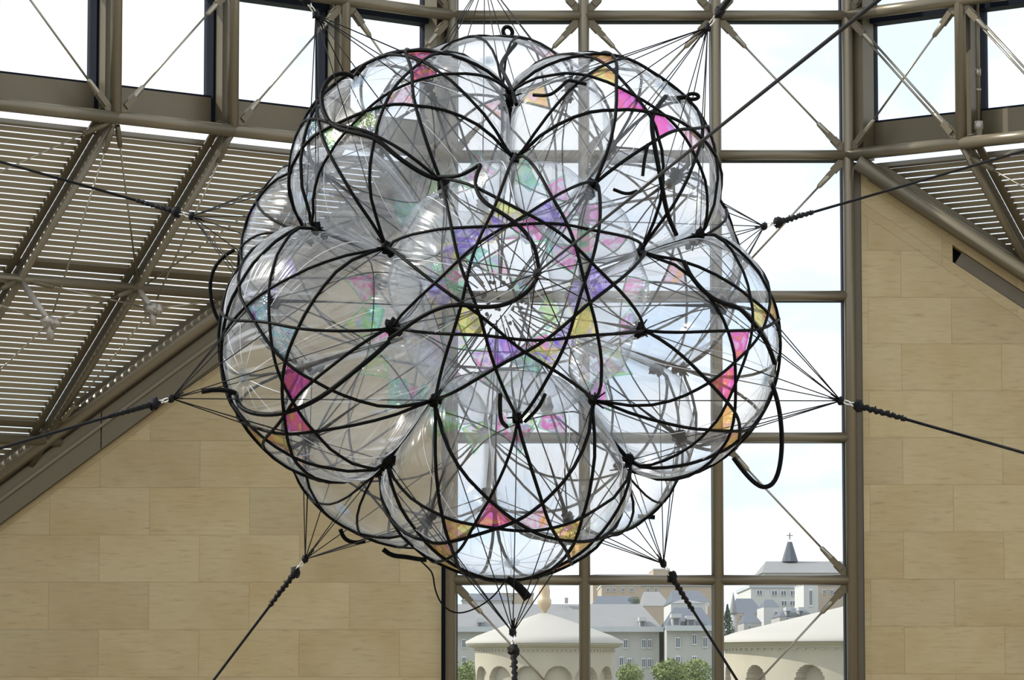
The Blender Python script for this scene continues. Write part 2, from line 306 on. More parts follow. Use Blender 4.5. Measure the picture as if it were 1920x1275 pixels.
# lantern walls on either side of the window, coming towards the viewer
LD = {-1: V((-.782, -.623, 0)), 1: V((.782, -.623, 0))}
P0 = {-1: V((X[0], D, Z[4])), 1: V((X[3], D, Z[4]))}
OUTN = {-1: V((-.623, .782, 0)), 1: V((.623, .782, 0))}
UPZ = V((0, 0, 1))
for s, wn, side, nb in ((-1, 'window_2', 'left', 5), (1, 'window_3', 'right', 3)):
    L, p0, on = LD[s], P0[s], OUTN[s]
    wd = empty(wn, p0, 'slanting lantern glazing on the %s with diagonal steel rods' % side, 'window', kind='structure')
    node = lambda t, r: p0 + L * (PW * t) + UPZ * (PH * r)
    for t in range(nb + 1):
        if t: rail(wd, node(t, 0), node(t, 2.3), RT + .006, 'post')
        if not t: MB().box(node(0, 1.2) + on * .20 + L * .07, L * .10, on * .12, UPZ * (PH * 1.2 + .05)).build('channel', 'plate', wd)
        if t: MB().box(node(t, 1.2) + on * .22, L * .05, on * .07, UPZ * (PH * 1.2 + .05)).build('channel', 'plate', wd)
        MB().box(node(t, 1.2) + on * .40 + L * (.02 if t else .06), L * .055, on * .10, UPZ * (PH * 1.2 - .06)).build('mullion', 'mullion', wd)
    for t in range(nb):
        for r in (0, 1, 2): rail(wd, node(t, r), node(t + 1, r), RT + .012)
        for r in (1, 2): MB().box(node(t + .5, r) + on * .36 - UPZ * .03, L * (PW / 2 - .05), on * .12, UPZ * .055).build('transom', 'mullion', wd)
        MB().box(node(t + .5, 0) + on * .36 + UPZ * .22, L * (PW / 2 - .06), on * .02, UPZ * .20).build('sill_panel', 'plate', wd)
        MB().box(node(t + .5, 0) + on * .40 + UPZ * .43, L * (PW / 2 - .05), on * .05, UPZ * .016).build('sill_bead', 'mullion', wd)
        for r in (0, 1):
            zl = .43 if r == 0 else .03
            MB().box(node(t + .5, r) + on * .44 + UPZ * ((zl + PH) / 2), L * (PW / 2 - .05), on * .008, UPZ * ((PH - zl) / 2 - .03)).build('pane', 'pane', wd)
    prs = [((0, 1), (1, 0)), ((1, 1), (0, 0)), ((2, 0), (1, 1)), ((3, 0), (2, 1)), ((3, 0), (4, 1)), ((0, 1), (1, 2)), ((1, 1), (0, 2)), ((2, 1), (1, 2)), ((5, 0), (4, 1))] if s < 0 else [((0, 1), (1, 0)), ((1, 1), (0, 0)), ((1, 1), (2, 0)), ((0, 1), (1, 2)), ((3, 0), (2, 1))]
    for a, b in prs:
        A, B = node(*a), node(*b); brace(wd, A, B, (B - A).cross(on), double=(s > 0 and a[0] < b[0]))
    if s > 0:                                       # small sprinkler pipe beside the post
        q = node(1, 0) + L * .17 + on * .12
        MB().tube([q + UPZ * .25, q + UPZ * 2.4], .022, 8).build('pipe', 'steel', wd, True)
        for h in (.62, .80): MB().tube([q + UPZ * h, q + UPZ * (h + .09 if h > .7 else h + .03)], .033, 10).build('pipe_joint', 'rod', wd, True)
        MB().tube([q + UPZ * (-.02), q + UPZ * .02, q + UPZ * .06, q + UPZ * .16, q + UPZ * .17, q + UPZ * .26], [.006, .01, .03, .045, .06, .05], 10).build('nozzle', 'cast', wd, True)

# stone either side
EDGE = {-1: -.745, 1: -.69}                       # slope of the roof edge
SY = D + .08
def stone_wall(s):
    side = 'left' if s < 0 else 'right'
    x_in = at(828 if s < 0 else 1619, 900, SY).x; x_out = -9.3 if s < 0 else 11.5
    root = empty('wall_' + side, (x_in, SY, -3), 'pale veined limestone wall %s of the tall window under the sloping roof' % side, 'wall', kind='structure')
    q = at(412, 672, SY) if s < 0 else at(1612, 322, SY)
    sl = .735 if s < 0 else -.668                # z = q.z + sl*(x - q.x)
    up = lambda off: (-sl, 1, q.z - sl * q.x - off)       # half plane: z - sl x <= c
    jx = at(92 if s < 0 else 1632, 1050, SY).x; sp = 187.2 / FPX * D * 1.004
    zs = [at(960, 1003 if s < 0 else 997, SY).z + .5665 * k for k in range(-8, 13)]
    border = .155 if s < 0 else .50
    slot = None
    if s > 0:
        a = at(1786, 459, SY); b = at(1786, 491, SY); ta, tb = up(0), None
        slot = (a.x, a.z - sl * a.x, b.z - sl * b.x)
    polys = []
    def emit(poly):
        if len(poly) < 3: return
        if slot:
            xs, c1, c2 = slot
            for pc in (clip(poly, sl, -1, -c1), clip(poly, -sl, 1, c2), clip(clip(clip(poly, -sl, 1, c1), sl, -1, -c2), 1, 0, xs)):
                if len(pc) >= 3: polys.append(pc)
        else: polys.append(poly)
    xa, xb = sorted((x_in, x_out))
    for k in range(len(zs) - 1):
        off = (k % 2) * sp / 2
        if s < 0: cuts = [jx + off * 1 + sp * i for i in range(-8, 8)]
        else: cuts = [jx + (.40 if k % 2 else 0) + (1.005 if not k % 2 else sp) * i for i in range(-1, 10)]
        cuts = [xa] + [c for c in cuts if xa + .05 < c < xb - .05] + [xb]
        for c0, c1 in zip(cuts, cuts[1:]):
            poly = [(c0, zs[k]), (c1, zs[k]), (c1, zs[k + 1]), (c0, zs[k + 1])]
            poly = clip(poly, *up(border)); emit(poly)
    cut0 = [xa] + [x for x in [jx + sp * .75 * i for i in range(-9, 12)] if xa + .2 < x < xb - .2] + [xb]
    for c0, c1 in zip(cut0, cut0[1:]):            # slanting border course under the roof edge
        zt, zb = q.z + 12, q.z - 12
        poly = clip(clip([(c0, zb), (c1, zb), (c1, zt), (c0, zt)], *up(0)), sl, -1, -(q.z - sl * q.x - border)); emit(poly)
    for p in polys:
        p = shrink(p, .0014)
        if len(p) < 3: continue
        area = abs(sum(p[i][0] * p[(i + 1) % len(p)][1] - p[(i + 1) % len(p)][0] * p[i][1] for i in range(len(p)))) / 2
        if area < .004: continue
        MB().prism([(a, SY + random.uniform(-.0012, .0012), b) for a, b in p], (0, .04, 0)).build('slab', 'stone', root)
    big = clip([(xa, -4), (xb, -4), (xb, 9), (xa, 9)], *up(0))
    if slot:
        xs, c1, c2 = slot
        parts = (clip(big, sl, -1, -c1), clip(big, -sl, 1, c2), clip(clip(clip(big, -sl, 1, c1), sl, -1, -c2), 1, 0, xs))
        b = MB()
        for p in parts: b.prism([(x, SY + .004, z) for x, z in p], (0, .3, 0))
        b.build('backing', 'backing', root)
        a = V((xs, SY, c1 + sl * xs)); d = V((1, 0, sl)).normalized(); h = V((0, 0, 1)) * (c2 - c1) / 2
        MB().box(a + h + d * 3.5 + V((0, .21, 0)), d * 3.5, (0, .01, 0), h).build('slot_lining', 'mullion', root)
        MB().bar(a + h * 1 + d * .09 + V((0, .09, 0)), a + h + d * 7 + V((0, .09, 0)), .12, abs(h.z) * 1.5).build('slot_cover', 'jamb', root)
    else: MB().prism([(x, SY + .004, z) for x, z in big], (0, .3, 0)).build('backing', 'backing', root)
    # jamb beside the window
    xj = (x_in + (X[0] - .05 if s < 0 else X[3] + .05)) / 2; hw = abs(x_in - (X[0] - .05 if s < 0 else X[3] + .05)) / 2
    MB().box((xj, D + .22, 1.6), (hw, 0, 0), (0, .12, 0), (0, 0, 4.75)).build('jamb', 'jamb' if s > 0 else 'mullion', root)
    return root
stone_wall(-1); stone_wall(1)

# sloping louvred roofs
RV = {-1: V((-1.178, .910, -1.74)), 1: V((1.128, 1.109, -1.739))}
unit = bpy.data.meshes.new('slat'); bb = MB().box((0, 0, 0), (.5, 0, 0), (0, .5, 0), (0, 0, .5)); unit.from_pydata(bb.v, [], bb.f); unit.materials.append(M['slat'])
def roof(s):
    side = 'left' if s < 0 else 'right'
    L, p0, R = LD[s], P0[s], RV[s]
    n = L.cross(R).normalized()
    if n.dot(V((0, -1, -.3))) < 0: n = -n          # towards the hall
    root = empty('roof_' + side, p0, 'sloping louvred roof of brown slats on the %s side' % side, 'roof', kind='structure')
    pt = lambda t, r, h=0: p0 + L * (PW * t) + R * r + n * h
    tmin = lambda r: r * R.y / (PW * .623)
    nb = 5 if s < 0 else 3; smax = 3.0 if s < 0 else 2.0
    # edge tube along the stone wall, flashing below it
    e = V((s, 0, EDGE[s] * 1)); q = V((X[0] if s < 0 else X[3], D, Z[4]))
    a = at(846, 262, D - .14) if s < 0 else at(1607, 303, D - .14)
    bq = at(127, 793, D - .14) if s < 0 else at(1920, 508, D - .14); d = (bq - a).normalized()
    MB().tube([a, a + d * 9], .098, 16).build('edge_tube', 'steel', root, True)
    MB().bar(a + d * .3 + V((0, .13, .10)), a + d * 9 + V((0, .13, .10)), .12, .16, d.cross(V((0, 1, 0)))).build('edge_channel', 'plate', root)
    if s < 0:
        u = V((0, 0, -1)); c = a + u * .40 + V((0, .09, 0))
        MB().bar(a + u * .3 + V((0, .16, 0)), a + d * 10 + u * .3 + V((0, .16, 0)), .02, .5, d.cross(V((0, 1, 0)))).build('flashing_backing', 'plate', root)
        for k in range(4): MB().prism([c + d * (.05 + 2.6 * k) - u * .25, c + d * (2.63 + 2.6 * k) - u * .25, c + d * (2.63 + 2.6 * k) + u * .20, c + d * (.05 + 2.6 * k) + u * .20], (0, .04, 0)).build('flashing', 'plate', root)
        MB().bar(c - u * .08 + V((0, -.02, 0)), c - u * .08 + d * 9 + V((0, -.02, 0)), .03, .035, d.cross(V((0, 1, 0)))).build('flashing_lip', 'steel', root)
    else:
        MB().bar(a + d * .2 + V((0, .12, -.05)), a + d * 9 + V((0, .12, -.05)), .1, .1, d.cross(V((0, 1, 0)))).build('flashing', 'plate', root)
    # rafters, purlins
    for t in range(1, nb + 1):
        r1 = min(smax, t * PW * .623 / R.y - .03)
        for h in (.15, -.15):
            pass
        o = MB().tube([pt(t, .0), pt(t, r1)], .048, 12).build('rafter', 'steel', root, True)
        rd = R.normalized(); wdir = L - rd * L.dot(rd); wdir.normalize()
        for k in (-1, 1):
            MB().box(pt(t, r1 / 2, -.16) + wdir * .085 * k, rd * (R.length * r1 / 2), wdir * .05, n * .012).build('flange', 'plate', o)
        MB().box(pt(t, r1 / 2, -.10), rd * (R.length * r1 / 2), wdir * .02, n * .06).build('web', 'rod', o)
    for r in (1, 2):
        if r < smax:
            rail(root, pt(tmin(r) + .05, r), pt(nb + .3, r), .058, 'purlin')
            MB().bar(pt(tmin(r) + .05, r - .055, -.17), pt(nb + .3, r - .055, -.17), .09, .03, n).build('header', 'plate', root)
    MB().bar(pt(-.05, .145, -.21), pt(nb + .3, .145, -.21), .03, .10, n).build('header', 'plate', root)
    # slats: own pieces, one per bay and row
    rows = 28; rd = R.normalized(); wdir = (rd - L * rd.dot(L)).normalized(); cnt = 0
    step = (R - L * R.dot(L)).length / rows
    tw = (wdir * math.cos(.2) + n * math.sin(.2) * 1).normalized(); tn = L.cross(tw)
    for k in range(5, int(rows * smax)):
        r = k / rows
        for t in range(nb):
            t0, t1 = max(t + .02, tmin(r) - .16), t + .94
            # slats keep to their bay; rafters lean, so the bay is sheared with the rafter
            if t1 - t0 < .04: continue
            A, B = pt(t0, r, -.2), pt(t1, r, -.2)
            xa, ya = proj(A); xb, yb = proj(B)
            if max(xa, xb) < -60 or min(xa, xb) > 1980 or min(ya, yb) > 1330: continue
            o = bpy.data.objects.new('slat', unit); COL.objects.link(o)
            m3 = Matrix((L * ((B - A).length), tw * step * .72, tn * .012)).transposed()
            o.matrix_world = Matrix.Translation((A + B) / 2 - WL[root]) @ m3.to_4x4(); o.parent = root; cnt += 1
    print('slats', side, cnt)
    # under-slung struts and tie rods
    def tie(a, b):
        dd = (b - a).normalized(); o = MB().tube([a + dd * .12, b - dd * .12], .011, 7).build('tie_rod', 'rod', root, True)
        MB().tube([b - dd * .42, b - dd * .40, b - dd * .2, b - dd * .1], [.012, .027, .034, .03], 9).build('clevis', 'plate', o, True)
    if s < 0:
        kn = {}
        for t, hh in ((2, .42), (3, .86), (4, 1.05)):
            a = pt(t, 1); b = pt(t, 1, hh) + L * (-.0); kn[t] = b
            MB().tube([a, a + (b - a) * .25, a + (b - a) * .9], [.02, .042, .034], 10).build('strut', 'cast', root, True)
            kk = MB(); kk.blob(b, .085, t, .3, (1.25, 1, .8)); kk.blob(b + V((.07, -.03, -.01)), .06, t + 5, .3); kk.tube([b + V((0, 0, -.02)), b + V((.01, 0, -.20))], [.05, .04], 8); kk.build('cast_node', 'cast', root, True)
        tie(kn[2], pt(2, 0)); tie(kn[2], pt(3, 1)); tie(kn[3], pt(3, 0)); tie(kn[3], pt(2, 1)); tie(kn[3], pt(4, 1)); tie(kn[4], pt(4, 0)); tie(kn[4], pt(3, 1)); tie(kn[2], pt(1.02, 1))
        tie(kn[2], pt(2, 1.9, .05)); tie(kn[3], pt(3, 2, .05)); tie(pt(2, 1, .03), pt(3, 0, .03)); tie(pt(2, 1, .03), pt(1, 0, .03)); tie(pt(4.6, .9, .03), pt(3, 0, .03))
    else:
        tie(pt(2.4, .75, .5), pt(1, .05, .05)); tie(pt(3, 1, .4), pt(2, 0, .05))
    return root
roof(-1); roof(1)
fl = MB().box((1.5, 18, -7), (17, 0, 0), (0, 26.7, 0), (0, 0, .15)).build('floor', 'floor'); wb = MB().box((1.5, -8.6, .5), (17, 0, 0), (0, .15, 0), (0, 0, 7.5)).build('wall_back', 'stone'); tag(wb, 'plain limestone wall at the far end of the hall behind the viewer', 'wall', kind='structure')
for s_ in (-1, 1):
    ws = MB().box((1.5 + 17.2 * s_, 18, -2.5), (.15, 0, 0), (0, 26.7, 0), (0, 0, 4.4)).build('wall_' + ('west' if s_ < 0 else 'east'), 'stone'); tag(ws, 'low limestone side wall of the hall out to the ' + ('left' if s_ < 0 else 'right'), 'wall', kind='structure')
tag(fl, 'pale stone floor of the hall far below', 'floor', kind='structure')

# ------------------------------------------------------------------ the inflatable sculpture: twelve pillows at the corners of an icosahedron
U_ = 32.0 / FPX * .98                                    # metres for one pixel at the sculpture's distance
C0 = ray(935, 569) * 32.0
v0 = (-CF + CR * math.tan(math.radians(5.4)) + CU * math.tan(math.radians(3.6))).normalized()
e1 = (CR - v0 * CR.dot(v0)).normalized(); e2 = v0.cross(e1)
if e2.dot(CU) < 0: e2 = -e2
TH = math.atan(2); ANG = math.radians(53.8)
DIR = [v0] + [v0 * math.cos(TH) + (e1 * math.cos(ANG + k * 2 * math.pi / 5) + e2 * math.sin(ANG + k * 2 * math.pi / 5)) * math.sin(TH) for k in range(5)] \
    + [v0 * -math.cos(TH) + (e1 * math.cos(ANG + (k + .5) * 2 * math.pi / 5) + e2 * math.sin(ANG + (k + .5) * 2 * math.pi / 5)) * math.sin(TH) for k in range(5)] + [-v0]
RB, BA, BB = 366 * U_, 241 * U_, 187 * U_
SCL = [1.0, .965, .965, 1.03, .99, 1.0, 1.0, .95, .965, .945, .93, .945]              # the far pillows are a little smaller
RE, RTR = 447 * U_, 408 * U_
APEX = [k * 718 * U_ for k in (1.0, .95, .97, 1.02, .97, .99, 1.06, .957, .94, .953, .92)]
NB = [[j for j in range(12) if j != i and DIR[i].dot(DIR[j]) > .4] for i in range(12)]
CEN = [C0 + d * RB * SCL[i] for i, d in enumerate(DIR)]
FR = []                                            # frame of each pillow, nodes sorted round its rim
NODEPOS = {}
def nodekey(ids): return tuple(sorted(ids))
for i in range(12):
    d = DIR[i]; nb = NB[i]
    x = (DIR[nb[0]] - d * DIR[nb[0]].dot(d)).normalized(); y = d.cross(x)
    az = lambda q: (math.atan2(q.dot(y), q.dot(x)) + .01) % (2 * math.pi)
    nb = sorted(nb, key=lambda j: az(DIR[j])); ks = []
    for k, j in enumerate(nb):
        j2 = nb[(k + 1) % 5]; ks += [nodekey((i, j)), nodekey((i, j, j2))]
    FR.append((x, y, d, ks))
    for kk in ks:
        m = sum((DIR[j] for j in kk), V()).normalized(); NODEPOS[kk] = C0 + m * ((RE if len(kk) == 2 else RTR) * sum(SCL[j] for j in kk) / len(kk))
def surf(i, th, ph, off=0.):
    """point of pillow i; th from its outer pole, ph round its rim (nodes at multiples of 36 degrees)"""
    x, y, d, ks = FR[i]
    sn, cs = math.sin(th), math.cos(th)
    lob = .5 + .5 * math.cos(10 * ph); rim = sn ** 6
    a = (BA * SCL[i] + off) * (1 - .055 * rim * lob); b = (BB * SCL[i] + off) * (1 + .02 * math.sin(3 * ph + i) * sn)
    if cs < 0: b *= .92
    if cs > 0: b *= 1 + .03 * (1 - sn)                # blunt outer cap
    sup = math.copysign(abs(cs) ** .92, cs)
    p = (x * math.cos(ph) + y * math.sin(ph)) * (a * sn) + d * (b * sup)
    for j in NB[i]:
        nj = CEN[j] - CEN[i]; lim = nj.length / 2 * (2 * SCL[i] / (SCL[i] + SCL[j])) - .004 + off; nj.normalize(); sdist = p.dot(nj); s0 = lim * .90
        if sdist > s0: p -= nj * (sdist - (s0 + (lim - s0) * (1 - math.exp(-(sdist - s0) / (lim - s0)))))
    return CEN[i] + p
def lift_out(p, i):
    """a taut cord rides over the pillows: move the point away from the cluster's heart until it lies outside pillow i and its neighbours"""
    out = (p - C0).normalized(); p = p.copy()
    for _ in range(60):
        inside = False
        for j in [i] + NB[i]:
            q = p - CEN[j]; x, y, d, ks = FR[j]; e = q.dot(d); l = (q - d * e).length
            if (l / (BA * SCL[j] + .002)) ** 2 + (e / (BB * SCL[j] * 1.03 + .008)) ** 2 < 1: inside = True; break
        if not inside: break
        p += out * .012
    return p
def lat_th(l, inner=False):
    th = math.asin(min(1, l)); return math.pi - th if inner else th
sculpt = empty('inflatable_sculpture', C0, 'cluster of clear inflated pillows bound with black cords hanging in the hall', 'sculpture')
BOW = .105
def chord_uv(u):                                    # chord of the ten-pointed star; returns radius and angle from its middle
    p = .309 + BOW * (1 - u * u) ** .9; q = .951 * u; return math.hypot(p, q), math.atan2(q, p)
def star_r(deg):
    lo, hi = 0, 1
    for _ in range(40):
        m = (lo + hi) / 2
        if chord_uv(m)[1] < math.radians(deg): lo = m
        else: hi = m
    return chord_uv(lo)[0]
J1, J2, J3 = star_r(18), star_r(36), star_r(54)
FILMS = {0: ['film_purple', 'film_lilac_yellow', 'film_purple', 'film_pink_green', 'film_yellow', 'film_purple', 'film_lilac_yellow', 'film_yellow', 'film_purple', 'film_pink_green']}
PAL = {1: ['film_magenta', 'film_magenta', 'film_peach', None, None, 'film_orange', None, None], 2: ['film_peach', 'film_cyan', None, 'film_pink_green', None, None], 3: ['film_pink_green', 'film_red', None, None, 'film_cyan'],
       4: ['film_orange', 'film_orange', 'film_peach', None], 5: ['film_red', 'film_orange', 'film_red', None, None], 6: ['film_peach', 'film_orange', None, None], 7: ['film_purple', None, None, 'film_cyan'],
       8: ['film_orange', None, None], 9: ['film_purple', None, None], 10: ['film_peach', None, None], 11: ['film_pink_green', 'film_purple', None]}
INPAL = {0: ['film_yellow_taped', 'film_yellow_taped', None, 'film_green_taped', 'film_pink_taped'], 3: ['film_green_taped', 'film_pink_taped', None], 2: ['film_green_taped', 'film_teal_taped', None], 4: ['film_green_taped', 'film_pink_taped']}
SPOT = {1: [(1185, 195, 'film_magenta'), (1240, 245, 'film_magenta'), (1285, 290, 'film_peach'), (1110, 150, 'film_orange'), (1040, 170, 'film_peach'), (1300, 330, 'film_cyan')],
        2: [(640, 245, 'film_green_taped'), (600, 275, 'film_cyan'), (740, 185, 'film_peach'), (800, 155, 'film_red'), (690, 210, 'film_green_taped')],
        3: [(575, 745, 'film_magenta'), (560, 805, 'film_red'), (515, 840, 'film_orange'), (490, 610, 'film_cyan'), (560, 680, 'film_cyan')],
        4: [(900, 990, 'film_red'), (990, 1005, 'film_peach'), (1065, 1015, 'film_orange'), (840, 1030, 'film_orange'), (950, 1000, 'film_peach')],
        5: [(1390, 640, 'film_red'), (1375, 700, 'film_red'), (1365, 780, 'film_orange'), (1440, 600, 'film_orange'), (1360, 830, 'film_orange')]}
INSPOT = {0: [(900, 480, 'film_yellow_taped'), (845, 500, 'film_yellow_taped'), (1060, 530, 'film_yellow_taped'), (1090, 600, 'film_yellow_taped'), (930, 700, 'film_pink_taped'), (990, 710, 'film_teal_taped'), (850, 600, 'film_green_taped'), (1020, 450, 'film_pink_taped')],
          1: [(1070, 350, 'film_pink_taped'), (1120, 400, 'film_pink_taped'), (990, 180, 'film_pink_taped'), (1020, 300, 'film_teal_taped')],
          2: [(730, 375, 'film_teal_taped'), (860, 310, 'film_green_taped'), (800, 345, 'film_green_taped'), (880, 210, 'film_pink_taped'), (930, 220, 'film_yellow_taped')],
          3: [(650, 600, 'film_green_taped'), (690, 560, 'film_pink_taped'), (690, 660, 'film_green_taped'), (715, 740, 'film_green_taped'), (750, 765, 'film_teal_taped'), (640, 540, 'film_pink_taped')],
          4: [(890, 810, 'film_green_taped'), (960, 830, 'film_pink_taped'), (1020, 800, 'film_pink_taped'), (840, 790, 'film_green_taped'), (1090, 870, 'film_pink_taped')],
          5: [(1200, 600, 'film_pink_taped'), (1180, 690, 'film_green_taped'), (1160, 760, 'film_pink_taped'), (1240, 540, 'film_pink_taped')]}
def patch(i, k, mat, parent, inner=False):
    ph0 = math.radians(18 + 36 * k); h = math.radians(18); sgn = 1
    cs = [(J1, ph0), (J2, ph0 + h), (J3 * 1.0, ph0), (J2, ph0 - h)]
    if inner: cs = [(J1 * .95, ph0), (J2 * 1.05, ph0 + h), (J3 * 1.1, ph0), (J2 * 1.05, ph0 - h)]
    pl = [V((r * math.cos(a), r * math.sin(a), 0)) for r, a in cs]; n = 6; vs = []; uvs = []
    c = sum(pl, V()) / 4
    for a in range(n + 1):
        for b in range(n + 1):
            u, v = a / n, b / n; q = (pl[0] * (1 - u) + pl[1] * u) * (1 - v) + (pl[3] * (1 - u) + pl[2] * u) * v
            q = c + (q - c) * .97
            vs.append(surf(i, lat_th(q.length, inner), math.atan2(q.y, q.x), .006)); uvs.append((u, v))
    fs = [(a * (n + 1) + b, a * (n + 1) + b + 1, (a + 1) * (n + 1) + b + 1, (a + 1) * (n + 1) + b) for a in range(n) for b in range(n)]
    o = MB().add(vs, fs).build('iridescent_patch', mat, parent, True); me = o.data
    uvl = me.uv_layers.new(name='UVMap')
    for lp in me.loops: uvl.data[lp.index].uv = uvs[lp.vertex_index]
rnd = random.Random(21)
BALLOON = []
for i in range(12):
    x, y, d, ks = FR[i]; nu, nv = 80, 48; vs = [surf(i, 0, 0)]; fs = []
    for a in range(1, nv):
        for b in range(nu): vs.append(surf(i, math.pi * a / nv, 2 * math.pi * b / nu))
    vs.append(surf(i, math.pi, 0)); last = len(vs) - 1
    for b in range(nu):
        fs.append((0, 1 + b, 1 + (b + 1) % nu)); fs.append((last, 1 + (nv - 2) * nu + (b + 1) % nu, 1 + (nv - 2) * nu + b))
        for a in range(nv - 2): fs.append((1 + a * nu + b, 1 + (a + 1) * nu + b, 1 + (a + 1) * nu + (b + 1) % nu, 1 + a * nu + (b + 1) % nu))
    rot = Matrix((x, y, d)).transposed()               # columns are the local axes
    me = bpy.data.meshes.new('balloon'); inv = rot.transposed()
    me.from_pydata([inv @ (p - CEN[i]) for p in vs], [], fs); me.update(); me.materials.append(M['film' if i in (0, 1, 2, 3, 4, 5, 7) else 'film_smooth']); me.polygons.foreach_set('use_smooth', [True] * len(me.polygons))
    o = bpy.data.objects.new('balloon', me); COL.objects.link(o)
    # mesh stays in the pillow's own axes: outer pole is +Z
    hold = sub_empty('pillow', sculpt, CEN[i]); BALLOON.append(hold)
    o.parent = hold; o.rotation_euler = rot.to_euler()
    # cords: the ten-pointed star over the outer face, a lighter one inside
    for k in range(10):
        m = math.radians(36 * (k + 2)); pts = []
        n = 30
        for q in range(n + 1):
            u = -1 + 2 * q / n; r, aa = chord_uv(u)
            wob = 1 + .03 * math.sin(q * .45 + k * 1.7 + i) * (1 - u * u)
            pts.append(surf(i, lat_th(min(.995, r * wob)), m + aa, .019 + .022 * max(0., abs(u) - .45)))
        A, B = NODEPOS[ks[k]], NODEPOS[ks[(k + 4) % 10]]
        for q in range(9):
            f = (1 - q / 9) ** 2.2; pts[q] = pts[q].lerp(A, f); pts[n - q] = pts[n - q].lerp(B, f)
        pts = [A] + [lift_out(p, i) for p in pts[1:-1]] + [B]
        wd = rnd.uniform(.0125, .0150) if i < 6 else rnd.uniform(.010, .013)
        MB().tube(pts, wd, 8).build('cord', 'cord', hold, True)
        if k % 2 == 0 and i < 6:
            pts = []
            for q in range(21):
                u = -1 + 2 * q / 20; r, aa = chord_uv(u); pts.append(surf(i, lat_th(min(.995, r * 1.05), True), m + aa, .01))
            pts[0] = A; pts[-1] = B
            MB().tube(pts, .0065, 6).build('inner_cord', 'cord', hold, True)
    if i < 6:                                            # clear welded seams running out from the valve
        for k in range(10):
            ph = math.radians(36 * k + 9 + rnd.uniform(-4, 4)); MB().tube([surf(i, .08 + (math.pi * .62) * q / 24, ph, .003) for q in range(25)], .0026, 5).build('seam', 'seam', hold, True)
    def spot(k, inner):
        p = surf(i, lat_th((J1 + J3) / 2 * (1.05 if inner else 1), inner), math.radians(18 + 36 * k)); return proj(p)
    for inner in (False, True):
        table = (INSPOT if inner else SPOT).get(i); rest = ['film_green_taped', 'film_pink_taped', 'film_teal_taped', None, None, None, None] if inner else PAL.get(i, [None])
        for k in range(10):
            mt = None
            if i == 0 and not inner: mt = FILMS[0][k]
            elif table:
                sx_, sy_ = spot(k, inner); c_ = min(table, key=lambda q: math.hypot(q[0] - sx_, q[1] - sy_))
                if math.hypot(c_[0] - sx_, c_[1] - sy_) < 62: mt = c_[2]
            else: mt = rnd.choice(rest)
            if mt: patch(i, k, mt, hold, inner)
    # clear valve disc at the outer pole
    p = surf(i, 0, 0); b = MB()
    for rr, hh in ((.085, .002), (.05, .006)):
        b.tube([p + d * hh, p + d * (hh + .008)], [rr, rr * .96], 20)
    b.tube([p, p + d * .05], [.022, .018], 10); b.build('valve', 'valve', hold, True)
# knots where pillows meet
for n_, (kk, p) in enumerate(NODEPOS.items()):
    r = (.040 if len(kk) == 3 else .052) * rnd.uniform(.8, 1.15); b = MB(); out = (p - C0).normalized()
    b.blob(p, r, n_, .35, (1, 1, 1.3), 8); b.blob(p - out * .07 + V((rnd.uniform(-.02, .02), 0, -.03)), r * .8, n_ + 9, .35, (1, 1, 1), 7)
    for _ in range(3):
        dv = V((rnd.uniform(-1, 1), rnd.uniform(-1, 1), rnd.uniform(-1, 1))).normalized(); dv = (dv + out * .3).normalized()
        b.tube([p, p + dv * rnd.uniform(.07, .12)], [.010, .006], 5)
    for j in kk:                                      # ties down into the seam
        t = (CEN[j] - p).normalized(); 
    b.tube([p, C0 + (p - C0) * .74], [.02, .008], 6)
    b.build('knot', 'cord', sculpt, True)
# strings inside the cluster, from the seams to a small ring at its heart
ring = C0 + V((0, 0, 0))
for n_, (kk, p) in enumerate(NODEPOS.items()):
    q = C0 + (p - C0) * .74; hb = C0 + (p - C0).normalized() * .22
    MB().tube([q, (q + hb) / 2 + V((rnd.uniform(-.04, .04), rnd.uniform(-.04, .04), -.02)), hb], .0065, 5).build('inner_string', 'cord', sculpt, True)
b = MB()
for k in range(20): b.blob(C0 + V((rnd.gauss(0, 1), rnd.gauss(0, 1), rnd.gauss(0, 1))).normalized() * .2, .018, k, .3, (1, 1, 1), 6)
b.build('centre_knot', 'cord', sculpt, True)

# loose inflation hoses lying on the pillows: followed over the surface of the nearest pillow
def hit(x, y, lift=.055):
    d = ray(x, y).normalized(); best = None
    for i in range(12):
        X_, Y_, D_, _ = FR[i]; o = -CEN[i]
        sc = (1 / BA / SCL[i], 1 / BA / SCL[i], 1 / BB / SCL[i]); oo = V((o.dot(X_) * sc[0], o.dot(Y_) * sc[1], o.dot(D_) * sc[2])); dd = V((d.dot(X_) * sc[0], d.dot(Y_) * sc[1], d.dot(D_) * sc[2]))
        a = dd.dot(dd); bq = oo.dot(dd); c = oo.dot(oo) - 1; disc = bq * bq - a * c
        if disc > 0:
            t = (-bq - math.sqrt(disc)) / a
            if best is None or t < best: best = t
    return None if best is None else d * (best - lift)
def smooth_path(pts, it=2):
    for _ in range(it):
        out = [pts[0]]
        for a, b in zip(pts, pts[1:]): out += [a * .75 + b * .25, a * .25 + b * .75]
        out.append(pts[-1]); pts = out
    return pts
